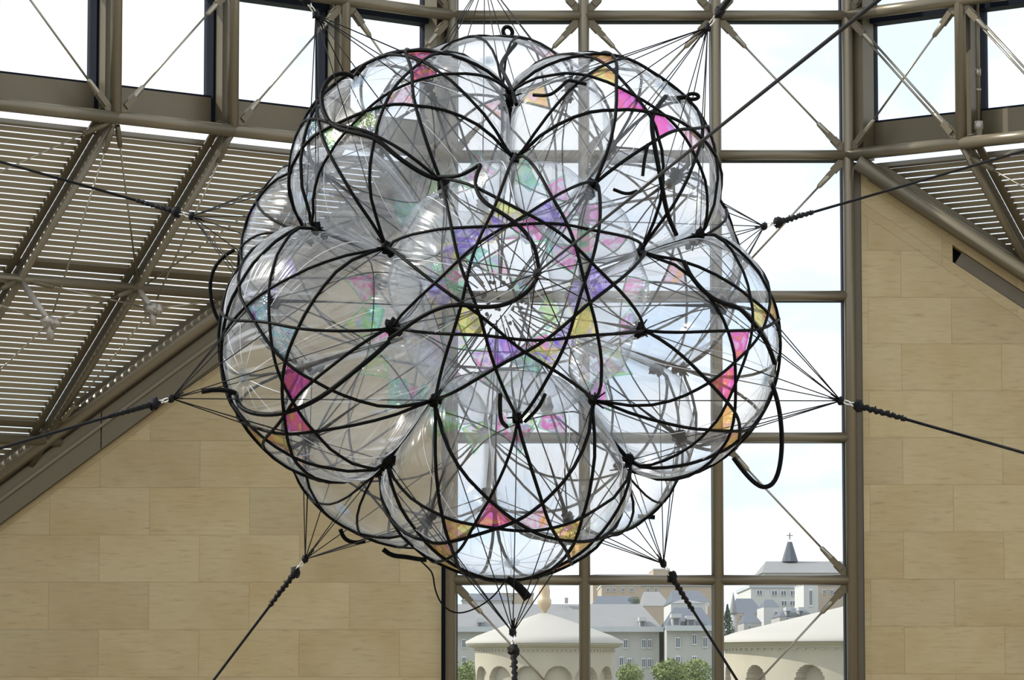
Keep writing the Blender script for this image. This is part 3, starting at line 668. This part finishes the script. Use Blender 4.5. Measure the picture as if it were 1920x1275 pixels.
def hose(pix, pillow, r=.017, name='hose', taper=None, free_depth=None):
    pts = []
    for (x, y) in pix:
        p = hit(x, y); pts.append(p if p is not None and free_depth is None else None)
    fd = free_depth if free_depth is not None else None
    for k, p in enumerate(pts):
        if p is None:
            near = [q for q in pts if q is not None]
            dep = fd if fd is not None else (min(near, key=lambda q: abs(pts.index(q) - k)).dot(CF) if near else CEN[pillow].dot(CF))
            d = ray(*pix[k]); pts[k] = d * (dep / d.dot(CF))
    for _ in range(8):
        dp = [p.dot(CF) for p in pts]
        for k in range(1, len(pts) - 1):
            nd = min(dp[k], (dp[k - 1] + dp[k] * 2 + dp[k + 1]) / 4); pts[k] = pts[k] * (nd / dp[k])
    pts = smooth_path(pts, 3)
    rs = r if taper is None else [r + (taper - r) * k / (len(pts) - 1) for k in range(len(pts))]
    return MB().tube(pts, rs, 8).build(name, 'cord', BALLOON[pillow], True)
def dep(i, k=0): return (CEN[i] + DIR[i] * k).dot(CF)
# pillows 1..5 in the near ring: 1 upper right, 2 upper left, 3 left, 4 bottom, 5 right; 6..10 the far ring
hose([(668, 148), (650, 137), (625, 140), (604, 165), (602, 200), (620, 236), (660, 248), (705, 258), (745, 295), (795, 328), (825, 337)], 2, .02)
hose([(664, 150), (670, 136), (684, 122)], 2, .028, 'hose_end', .02, dep(2, .6))
hose([(820, 332), (860, 331), (885, 318), (904, 305), (892, 330), (891, 352), (905, 378), (945, 402), (980, 428), (1002, 460), (1009, 495), (1012, 514)], 0, .017)
hose([(1008, 520), (990, 548), (950, 572), (905, 577), (868, 571), (830, 574), (785, 596), (750, 622), (730, 635)], 0, .018)
hose([(1268, 440), (1250, 400), (1238, 330), (1225, 262), (1221, 222), (1232, 200), (1248, 181)], 1, .02)
hose([(1248, 180), (1254, 186), (1285, 182)], 1, .022, 'hose_end', .02, dep(1, .62))
lc = V((1299, 181, 0)); hose([(lc.x + 11 * math.cos(a * .55 + 3.1), lc.y + 5.5 * math.sin(a * .55 + 3.1)) for a in range(13)], 1, .016, 'hose_loop', None, dep(1, .62))
hose([(938, 72), (950, 68), (962, 74), (967, 82)], 6, .02, 'hose_end', .02, dep(6, .3)); hose([(952 + 9 * math.cos(a * .55 + 1.5), 60 - 10 * math.sin(a * .55 - 1.5)) for a in range(13)], 6, .018, 'hose_loop', None, dep(6, .3))
hose([(967, 82), (950, 102), (937, 124), (946, 140), (960, 168), (968, 196)], 6, .018)
hose([(440, 468), (420, 480), (402, 500), (393, 530), (396, 565), (404, 590), (414, 606)], 7, .017, 'hose', None, dep(7, .0))
hose([(378, 734), (405, 730), (432, 733), (443, 738)], 3, .022, 'hose_end', .02, dep(3, .5)); hose([(436, 735), (428, 742), (432, 748)], 3, .018, 'hose_end', .016, dep(3, .5))
hose([(443, 738), (444, 752), (458, 770), (490, 778), (530, 776), (570, 762), (610, 740), (660, 700), (700, 668), (730, 640)], 3, .02)
hose([(950, 1086), (962, 1092), (978, 1106), (990, 1122)], 4, .030, 'hose_end', .042, dep(4, .5))
hose([(948, 1088), (925, 1120), (890, 1143), (855, 1152), (828, 1135), (815, 1105), (812, 1075), (800, 1062), (782, 1045)], 4, .0065, 'loose_string', None, dep(4, .3))
hose([(1375, 858), (1395, 885), (1415, 906), (1432, 915), (1450, 908), (1462, 880), (1467, 830), (1463, 775), (1452, 730), (1441, 710), (1450, 698), (1453, 680)], 5, .020, 'hose', None, dep(5, .1))
hose([(1453, 682), (1440, 645), (1420, 615), (1400, 590), (1383, 575), (1352, 568), (1325, 552), (1296, 520), (1282, 490)], 5, .02)
hose([(1196, 968), (1212, 969), (1228, 970)], 9, .018, 'hose_end', .020, dep(9, .3))
hose([(638, 992), (645, 1010), (662, 1018), (685, 1015)], 8, .019, 'hose_end', .018, dep(8, .3)); hose([(718, 1030), (735, 1042), (760, 1044), (782, 1048), (800, 1050)], 8, .022, 'hose_end', .02, dep(8, .3))
hose([(1000, 178), (1030, 180), (1050, 165), (1064, 150), (1075, 152), (1100, 158)], 1, .015)
hose([(950, 800), (939, 790), (937, 760), (938, 740)], 4, .018); hose([(985, 790), (1010, 765), (1022, 740)], 0, .016)
hose([(1150, 355), (1175, 365), (1195, 358)], 1, .014); hose([(1205, 330), (1208, 300), (1215, 270)], 1, .014)

# ------------------------------------------------------------------ guy lines: fan of strings, snap hook, knotted rope
GUY = {0: 'near black guy rope running from the front pillow to the upper right', 1: 'black guy rope with strings fanning down to the upper right pillow', 2: 'black guy rope with strings fanning down to the upper left pillow',
       3: 'black guy rope crossing stone wall from left pillow at mid height', 4: 'black guy rope hanging straight down below the bottom pillow', 5: 'black guy rope across the right stone wall from the right pillow',
       6: 'black guy rope with strings spreading above the topmost pillow', 7: 'black guy rope in front of louvres left of the sculpture', 8: 'black guy rope running down the stone wall at lower left',
       9: 'black guy rope running down across the window at lower right', 10: 'black guy rope rising right of the sculpture past the window post'}
for i in range(11):
    d = DIR[i]; ap = C0 + d * APEX[i]
    far = C0 + d * (APEX[i] + (6.5 if i else 19))
    # pillows 9/10 in the far ring: which one is lower left
    g = empty('guy_rope', ap, 'x', 'rope', 'guy ropes around the sculpture')
    GUY.setdefault(i, '')
    for kk in FR[i][3]:
        p = NODEPOS[kk]; m = (p + ap) / 2 + d * .0
        MB().tube([p, m, ap], .0048, 5).build('string', 'rope', g, True)
    b = MB(); b.blob(ap, .03, i, .3, (1, 1, 1.2), 8)
    for k in range(3): b.tube([ap, ap - d * .10 + V((rnd.uniform(-.03, .03), 0, rnd.uniform(-.03, .03)))], [.010, .006], 5)
    b.build('gather_knot', 'rope', g, True)
    x = d.orthogonal().normalized(); y = d.cross(x)
    if i:
        for k in range(2):
            c = ap + d * (.055 + .06 * k); ax = x if k else y
            pts = [c + d * (.04 * math.cos(a * math.pi / 6)) + ax * (.018 * math.sin(a * math.pi / 6)) for a in range(13)]
            MB().tube(pts, .0055, 6).build('hook_link', 'hook', g, True)
    k0 = ap + d * (.16 if i else .05)
    b = MB(); b.blob(k0, .046 if i else .03, i + 20, .3, (1, 1, 1.1), 8); b.build('rope_knot', 'rope', g, True)
    if i:
        pts = []; rs = []
        for q in range(25):
            t = q / 24; sway = math.sin(q * 1.9) * .006
            pts.append(k0 + d * (.42 * t) + x * sway + y * sway * .7); rs.append(.026 - .008 * t + .003 * math.sin(q * 2.3))
        b = MB(); b.tube(pts, rs, 8)
        for q in (8, 15, 22): b.tube([pts[q], pts[q] + (x * .5 + y).normalized() * .035], [.008, .005], 5)
        b.build('rope_whipping', 'rope', g, True)
    MB().tube([k0 + d * .02, (k0 + far) / 2, far], .0125 if i else .0095, 8).build('rope', 'rope', g, True)
    # label by where the line really goes
    px, py = proj(ap); 
    g['label'] = GUY[i]
    print('guy', i, [round(c) for c in (px, py)], GUY[i])

# ------------------------------------------------------------------ the town outside
M['town_wall'] = paint('grey_rendered_wall', (.40, .395, .375), .8, 0, .12, .6)
M['town_pink'] = paint('pinkish_wall', (.42, .34, .27), .8, 0, .1, .5)
M['town_white'] = paint('white_wall', (.52, .52, .5), .7, 0, .06, .5)
M['slate'] = paint('slate_roof', (.085, .10, .125), .7, 0, .18, 1.2, streak=(1, 1, 6))
M['slate_pale'] = paint('pale_slate_roof', (.21, .21, .21), .7, 0, .12, .8, streak=(1, 1, 6))
M['zinc'] = paint('zinc_ledge', (.45, .47, .49), .5, .0, .06, 1)
M['frame'] = paint('white_window_frame', (.8, .82, .84), .6, 0, .04, 2)
M['dark_glass'] = paint('dark_window_glass', (.10, .12, .15), .15, 0, .3, 2)
M['ashlar'] = paint('sandstone', (.40, .36, .28), .85, 0, .18, 1.1, bump=.4)
M['lead'] = paint('pale_lead_roof', (.40, .38, .34), .7, 0, .07, .5)
M['gold'] = paint('gilded_acorn', (.50, .38, .24), .45, .2, .1, 3)
M['leaf'] = paint('leaves', (.17, .22, .055), .7, 0, .45, 2.5); M['leaf_dark'] = paint('dark_needles', (.05, .09, .06), .7, 0, .4, 2.5)
M['bark'] = paint('bark', (.12, .09, .06), .9, 0, .3, 4); M['ground'] = paint('ground', (.22, .23, .15), .9, 0, .3, .05)
gr = MB().box((0, 560, -14), (260, 0, 0), (0, 500, 0), (0, 0, .3)).build('ground', 'ground'); tag(gr, 'ground outside between the hall and the town', 'ground', kind='structure')
def building(label, x0, x1, ye, yr, Y, depth, wall, roofm, hipl=1., hipr=1., wins=(), ledge=False, cat='house', name='house', group='houses of the town', wsize=(9, 17), over=.02, floors=None, flat=False):
    a, b = at(x0, ye, Y), at(x1, ye, Y); zr = at((x0 + x1) / 2, yr, Y).z; ze = a.z; base = -13.7
    r = empty(name, ((a.x + b.x) / 2, Y, base), label, cat, group)
    MB().box(((a.x + b.x) / 2, Y + depth / 2, (ze + base) / 2), ((b.x - a.x) / 2, 0, 0), (0, depth / 2, 0), (0, 0, (ze - base) / 2)).build('wall', wall, r)
    o = (b.x - a.x) * over
    if flat: MB().box(((a.x + b.x) / 2, Y + depth / 2, (ze + zr) / 2), ((b.x - a.x) / 2 + o, 0, 0), (0, depth / 2 + o, 0), (0, 0, abs(zr - ze) / 2)).build('roof', roofm, r)
    else:
        h = depth / 2
        ym = Y + h
        A = [V((a.x - o, Y - o, ze)), V((b.x + o, Y - o, ze)), V((b.x + o, Y + depth + o, ze)), V((a.x - o, Y + depth + o, ze))]
        hl, hr = hipl * (b.x - a.x), hipr * (b.x - a.x)
        T = [V((a.x + hl, ym, zr)), V((b.x - hr, ym, zr))]
        MB().add(A + T, [(0, 1, 5, 4), (1, 2, 5), (2, 3, 4, 5), (3, 0, 4), (3, 2, 1, 0)]).build('roof', roofm, r)
    if ledge: MB().box(((a.x + b.x) / 2, Y - .25, ze), ((b.x - a.x) / 2 + o, 0, 0), (0, .35, 0), (0, 0, .16)).build('ledge', 'zinc', r)
    k = Y / FPX
    for (wx, wy) in wins:
        c = at(wx, wy, Y); w2, h2 = wsize[0] * k / 2, wsize[1] * k / 2
        f = MB().box(c + V((0, -.04, 0)), (w2, 0, 0), (0, .08, 0), (0, 0, h2)).build('window', 'frame', r)
        for s in (-1, 1):
            MB().box(c + V((s * w2 * .46, -.10, 0)), (w2 * .36, 0, 0), (0, .03, 0), (0, 0, h2 * .86)).build('window_pane', 'dark_glass', f)
    return r
lon = building('long grey house with slate roof behind the left domed tower', 850, 1236, 1180, 1128, 230, 14, 'town_wall', 'slate_pale', .0, .07,
         [(870, 1207), (1173, 1207), (1207, 1207), (1181, 1207) if 0 else (1218, 1207), (870, 1240), (1165, 1240), (1180, 1243), (1207, 1243), (1218, 1243)], True, wsize=(8, 17))
pav = building('grey pavilion with steep dark mansard roof and window bays at the post', 1250, 1345, 1178, 1135, 226, 12, 'town_wall', 'slate', .22, .22,
         [(1271, 1205), (1302, 1199), (1322, 1204), (1271, 1240), (1302, 1240)], True, wsize=(9, 20))
building('dark slate roofed house standing behind the mansard pavilion', 1262, 1330, 1128, 1102, 262, 16, 'town_white', 'slate', .1, .12)
building('brown gabled house with pale slate roof left of the dark roof', 1206, 1257, 1136, 1106, 288, 12, 'town_pink', 'slate_pale', .12, .3)
building('house with long dark slate roof above the long grey house', 1110, 1196, 1137, 1113, 302, 16, 'town_white', 'slate', .18, .1, [(1122, 1142)], wsize=(5, 6))
building('flat roofed pinkish block beyond the dark roofs', 1128, 1200, 1099, 1096, 420, 20, 'town_pink', 'town_white', flat=True, wins=[(1140, 1106), (1152, 1106), (1168, 1106), (1184, 1106)], wsize=(6, 8))
building('wide dark roofed house seen at left window edge', 866, 960, 1126, 1108, 300, 16, 'town_wall', 'slate', .1, .2, [(900, 1134)], wsize=(6, 7))
building('pale house between the left window and the tower finial', 905, 1000, 1112, 1098, 380, 16, 'town_pink', 'zinc', .05, .1, [(915, 1117), (935, 1117), (960, 1117)], wsize=(6, 7))
building('distant pale block under the horizon rail', 1225, 1256, 1068, 1066, 600, 20, 'town_pink', 'town_white', flat=True)
building('distant low house row along the skyline', 1112, 1240, 1078, 1073, 640, 20, 'town_pink', 'slate_pale', .05, .05, [(1130, 1082), (1150, 1082), (1170, 1082)], wsize=(5, 5))
building('large pale house behind the rail with brown walls', 1196, 1345, 1099, 1093, 520, 20, 'town_pink', 'slate', .05, .05, [(1215, 1106), (1230, 1106)], wsize=(6, 9))
building('white modern block with bands of windows', 1408, 1506, 1102, 1096, 330, 20, 'town_white', 'zinc', flat=True, wins=[(1424, 1111), (1452, 1112), (1469, 1112), (1487, 1112), (1500, 1112), (1470, 1131), (1486, 1131)], wsize=(11, 9), over=.03)
building('plain white tower block with a tall slit window', 1507, 1534, 1096, 1094, 308, 10, 'town_white', 'zinc', flat=True, wins=[(1520, 1121)], wsize=(6, 32))
building('tan house at the right window edge', 1534, 1600, 1098, 1092, 345, 12, 'town_pink', 'slate', .1, .1, [(1546, 1110), (1560, 1110)], wsize=(7, 9))
building('small house with rounded grey mansard roof left of white block', 1378, 1432, 1150, 1119, 262, 10, 'town_pink', 'slate', .2, .25, [(1388, 1156), (1404, 1156)], wsize=(4, 6))
building('narrow cream house with dark gable before the white block', 1432, 1462, 1138, 1122, 254, 7, 'town_white', 'slate', .3, .2, [(1455, 1150)], wsize=(5, 7))
low = building('low dark roofed house with dormers above the right dome', 1462, 1528, 1156, 1138, 243, 8, 'town_wall', 'slate', .25, .2, [(1476, 1160)], wsize=(5, 6))
building('little dark roofed house beside the conifer', 1395, 1428, 1168, 1148, 244, 7, 'town_wall', 'slate', .25, .25, [(1405, 1176)], wsize=(5, 6))
building('pale chalet roof above the mansard pavilion', 1258, 1322, 1131, 1121, 242, 11, 'town_white', 'slate_pale', .4, .4, flat=False)
def dormer(parent, x, y, wpx, hpx, Y):
    c = at(x, y, Y); k = Y / FPX; w2, h2 = wpx * k / 2, hpx * k / 2
    o = MB().box(c + V((0, .9, 0)), (w2, 0, 0), (0, 1.0, 0), (0, 0, h2)).build('dormer', 'town_wall', parent)
    MB().box(c + V((0, .8, h2 + .12)), (w2 * 1.25, 0, 0), (0, 1.2, 0), (0, 0, .12)).build('dormer_roof', 'zinc', o)
    MB().box(c + V((0, -.12, 0)), (w2 * .6, 0, 0), (0, .03, 0), (0, 0, h2 * .7)).build('dormer_window', 'dark_glass', o)
def chimney(parent, x, y, wpx, hpx, Y):
    c = at(x, y, Y); k = Y / FPX; MB().box(c, (wpx * k / 2, 0, 0), (0, .5, 0), (0, 0, hpx * k / 2)).build('chimney', 'town_pink', parent)
dormer(pav, 1268, 1166, 15, 15, 226); dormer(pav, 1296, 1168, 15, 12, 226); dormer(lon, 900, 1172, 10, 10, 230); dormer(lon, 1205, 1170, 11, 11, 230)
dormer(low, 1478, 1150, 8, 9, 243); dormer(low, 1502, 1150, 8, 9, 243); chimney(lon, 1062, 1126, 6, 10, 236); chimney(pav, 1330, 1150, 9, 26, 236)
# church: long roof and spire
ch = building('church with long grey roof and pointed spire on the skyline', 1432, 1596, 1074, 1048, 700, 26, 'town_wall', 'slate_pale', .08, .0, cat='church', name='church', group=None)
p = at(1481, 1048, 712); kx = 712 / FPX
def pyramid(c, hw, h, n=4, tw=.12):
    vs = [c + V((hw * math.cos(math.pi / 4 + a * 2 * math.pi / n), hw * math.sin(math.pi / 4 + a * 2 * math.pi / n), 0)) for a in range(n)] + [c + V((hw * tw * math.cos(math.pi / 4 + a * 2 * math.pi / n), hw * tw * math.sin(math.pi / 4 + a * 2 * math.pi / n), h)) for a in range(n)]
    return vs, [(i, (i + 1) % n, n + (i + 1) % n, n + i) for i in range(n)] + [tuple(range(n, 2 * n))]
MB().add(*pyramid(p + V((0, 0, -.5)), 11 * kx * 1.41, 37 * kx, 8, .28)).build('spire', 'slate', ch)
fin = MB(); fin.tube([p + V((0, 0, 36 * kx)), p + V((0, 0, 49 * kx))], .12, 6); fin.box(p + V((0, 0, 44 * kx)), (.6, 0, 0), (0, .08, 0), (0, 0, .08)); fin.build('spire_cross', 'slate_pale', ch)
# pointed turret
c = at(1375, 1150, 258); kk = 258 / FPX
tu = empty('turret', c + V((0, 0, -12)), 'slim pointed slate turret beside the conifer', 'turret')
MB().add(*pyramid(c, 8.5 * kk, 40 * kk, 10, .03)).build('turret_roof', 'slate_pale', tu, True); MB().tube([c + V((0, 0, -12)), c], 6 * kk, 12).build('turret_wall', 'town_wall', tu, True)

def fort_tower(label, cx, ye, half, ya, Y, rot, wallhalf, arch_w, finial):
    c = at(cx, ye, Y); k = Y / FPX; R0 = half * k; RW = wallhalf * k; base = -13.7; ha = (ye - ya) * k
    t = empty('fort_tower', (c.x, Y, base), label, 'tower', 'round fort towers'); ax = V((c.x, Y, 0))
    def lathe(prof, name, mat, n=64, smooth=True):
        vs = [ax + V((r * math.cos(2 * math.pi * a / n), r * math.sin(2 * math.pi * a / n), z)) for r, z in prof for a in range(n)]
        fs = [(i * n + a, i * n + (a + 1) % n, (i + 1) * n + (a + 1) % n, (i + 1) * n + a) for i in range(len(prof) - 1) for a in range(n)]
        return MB().add(vs, fs).build(name, mat, t, smooth)
    z = c.z
    lathe([(R0 * 1.0, z - .08), (R0 * 1.0, z), (R0 * .86, z + ha * .20), (R0 * .45, z + ha * .62), (R0 * .06, z + ha), (.01, z + ha * 1.01)], 'roof', 'lead')
    lathe([(R0 * .98, z - .02), (R0 * .985, z - 7 * k), (R0 * .95, z - 10 * k), (RW * 1.01, z - 13 * k), (RW * 1.01, z - 16 * k), (RW, z - 16 * k)], 'cornice', 'ashlar', 64, False)
    nd = 96
    for a in range(nd):
        th = 2 * math.pi * a / nd
        if math.sin(th) > .1: continue
        u = V((math.cos(th), math.sin(th), 0)); MB().box(ax + u * (RW + .6 * k) + V((0, 0, z - 18 * k)), u * 2 * k, V((-u.y, u.x, 0)) * RW * math.pi / nd * .5, (0, 0, 1.6 * k)).build('dentil', 'ashlar', t)
    # wall with recessed round arches
    na, nz = 504, 110; top = z - 16 * k; zb = z - 150 * k; nA = 14; atop = z - 47 * k; vs = []; fs = []
    for j in range(nz + 1):
        zz = top + (zb - top) * j / nz
        for a in range(na):
            th = 2 * math.pi * a / na; d = ((th - rot) * nA / (2 * math.pi)); d = (d - round(d)) * 2 * math.pi / nA * RW
            aw = arch_w * k; spring = atop - aw; inside = abs(d) < aw and (zz < spring or (d * d + (zz - spring) ** 2) < aw * aw)
            r = RW - (.10 * RW if inside else 0); vs.append(ax + V((r * math.cos(th), r * math.sin(th), zz)))
    for j in range(nz):
        for a in range(na): fs.append((j * na + a, j * na + (a + 1) % na, (j + 1) * na + (a + 1) % na, (j + 1) * na + a))
    MB().add(vs, fs).build('wall', 'ashlar', t)
    MB().tube([ax + V((0, 0, base)), ax + V((0, 0, zb))], RW, 40).build('base', 'ashlar', t)
    if finial:
        zt = z + ha; prof = [(4 * k, zt - 2 * k), (4 * k, zt + 3 * k), (8 * k, zt + 8 * k), (12.5 * k, zt + 16 * k), (13 * k, zt + 24 * k), (11 * k, zt + 28 * k), (10 * k, zt + 29 * k), (10.5 * k, zt + 40 * k), (9 * k, zt + 52 * k), (5 * k, zt + 60 * k), (.01, zt + 64 * k)]
        lathe(prof, 'acorn_finial', 'gold', 20)
fort_tower('round sandstone fort tower with pale conical roof and acorn, left window pane', 1021, 1203, 148, 1150, 130, math.radians(-79), 130, 26, True)
fort_tower('larger round fort tower with pale roof behind the right window pane', 1650, 1201, 315, 1126, 118, math.radians(-96), 290, 28, False)

def tree(label, px, py, rpx, hpx, Y, mat, conifer=False, n=1400):
    c = at(px, py, Y); k = Y / FPX; r = rpx * k; h = hpx * k
    t = empty('tree', (c.x, Y, -13.7), label, 'tree', 'trees below the town'); b = MB(); rr = random.Random(px)
    for _ in range(n):
        u = V((rr.gauss(0, 1), rr.gauss(0, 1), rr.gauss(0, 1))).normalized() * (rr.random() ** .4)
        if conifer: zz = rr.random(); q = V((u.x * r * (1 - zz) * 1.1, u.y * r * (1 - zz), (zz * 2 - 1) * h))
        else: q = V((u.x * r, u.y * r, u.z * h)); q *= 1 + .35 * noise.noise(q * (1.6 / r) + V((px, 0, 0)))
        s = r * rr.uniform(.06, .13); x = V((rr.gauss(0, 1), rr.gauss(0, 1), rr.gauss(0, 1))).normalized(); y = x.orthogonal().normalized()
        b.add([c + q - x * s, c + q + y * s * .6, c + q + x * s, c + q - y * s * .6], [(0, 1, 2, 3)])
    o = b.build('foliage', mat, t); o['kind'] = 'stuff'
    MB().tube([V((c.x, Y, -13.7)), c], [r * .12, r * .06], 8).build('trunk', 'bark', t, True)
tree('light green tree below the left end of the long house', 876, 1268, 26, 30, 210, 'leaf')
tree('light green tree right of the left fort tower', 1180, 1268, 26, 24, 205, 'leaf')
tree('broad green shrub under the mansard pavilion', 1255, 1262, 34, 26, 208, 'leaf')
tree('small green tree against the pavilion wall by the post', 1305, 1262, 28, 30, 212, 'leaf')
tree('dark conifer beside the window post', 1364, 1170, 22, 36, 240, 'leaf_dark', True)
tree('dark distant tree behind the dark roofed house', 1190, 1128, 12, 9, 282, 'leaf_dark', n=500)
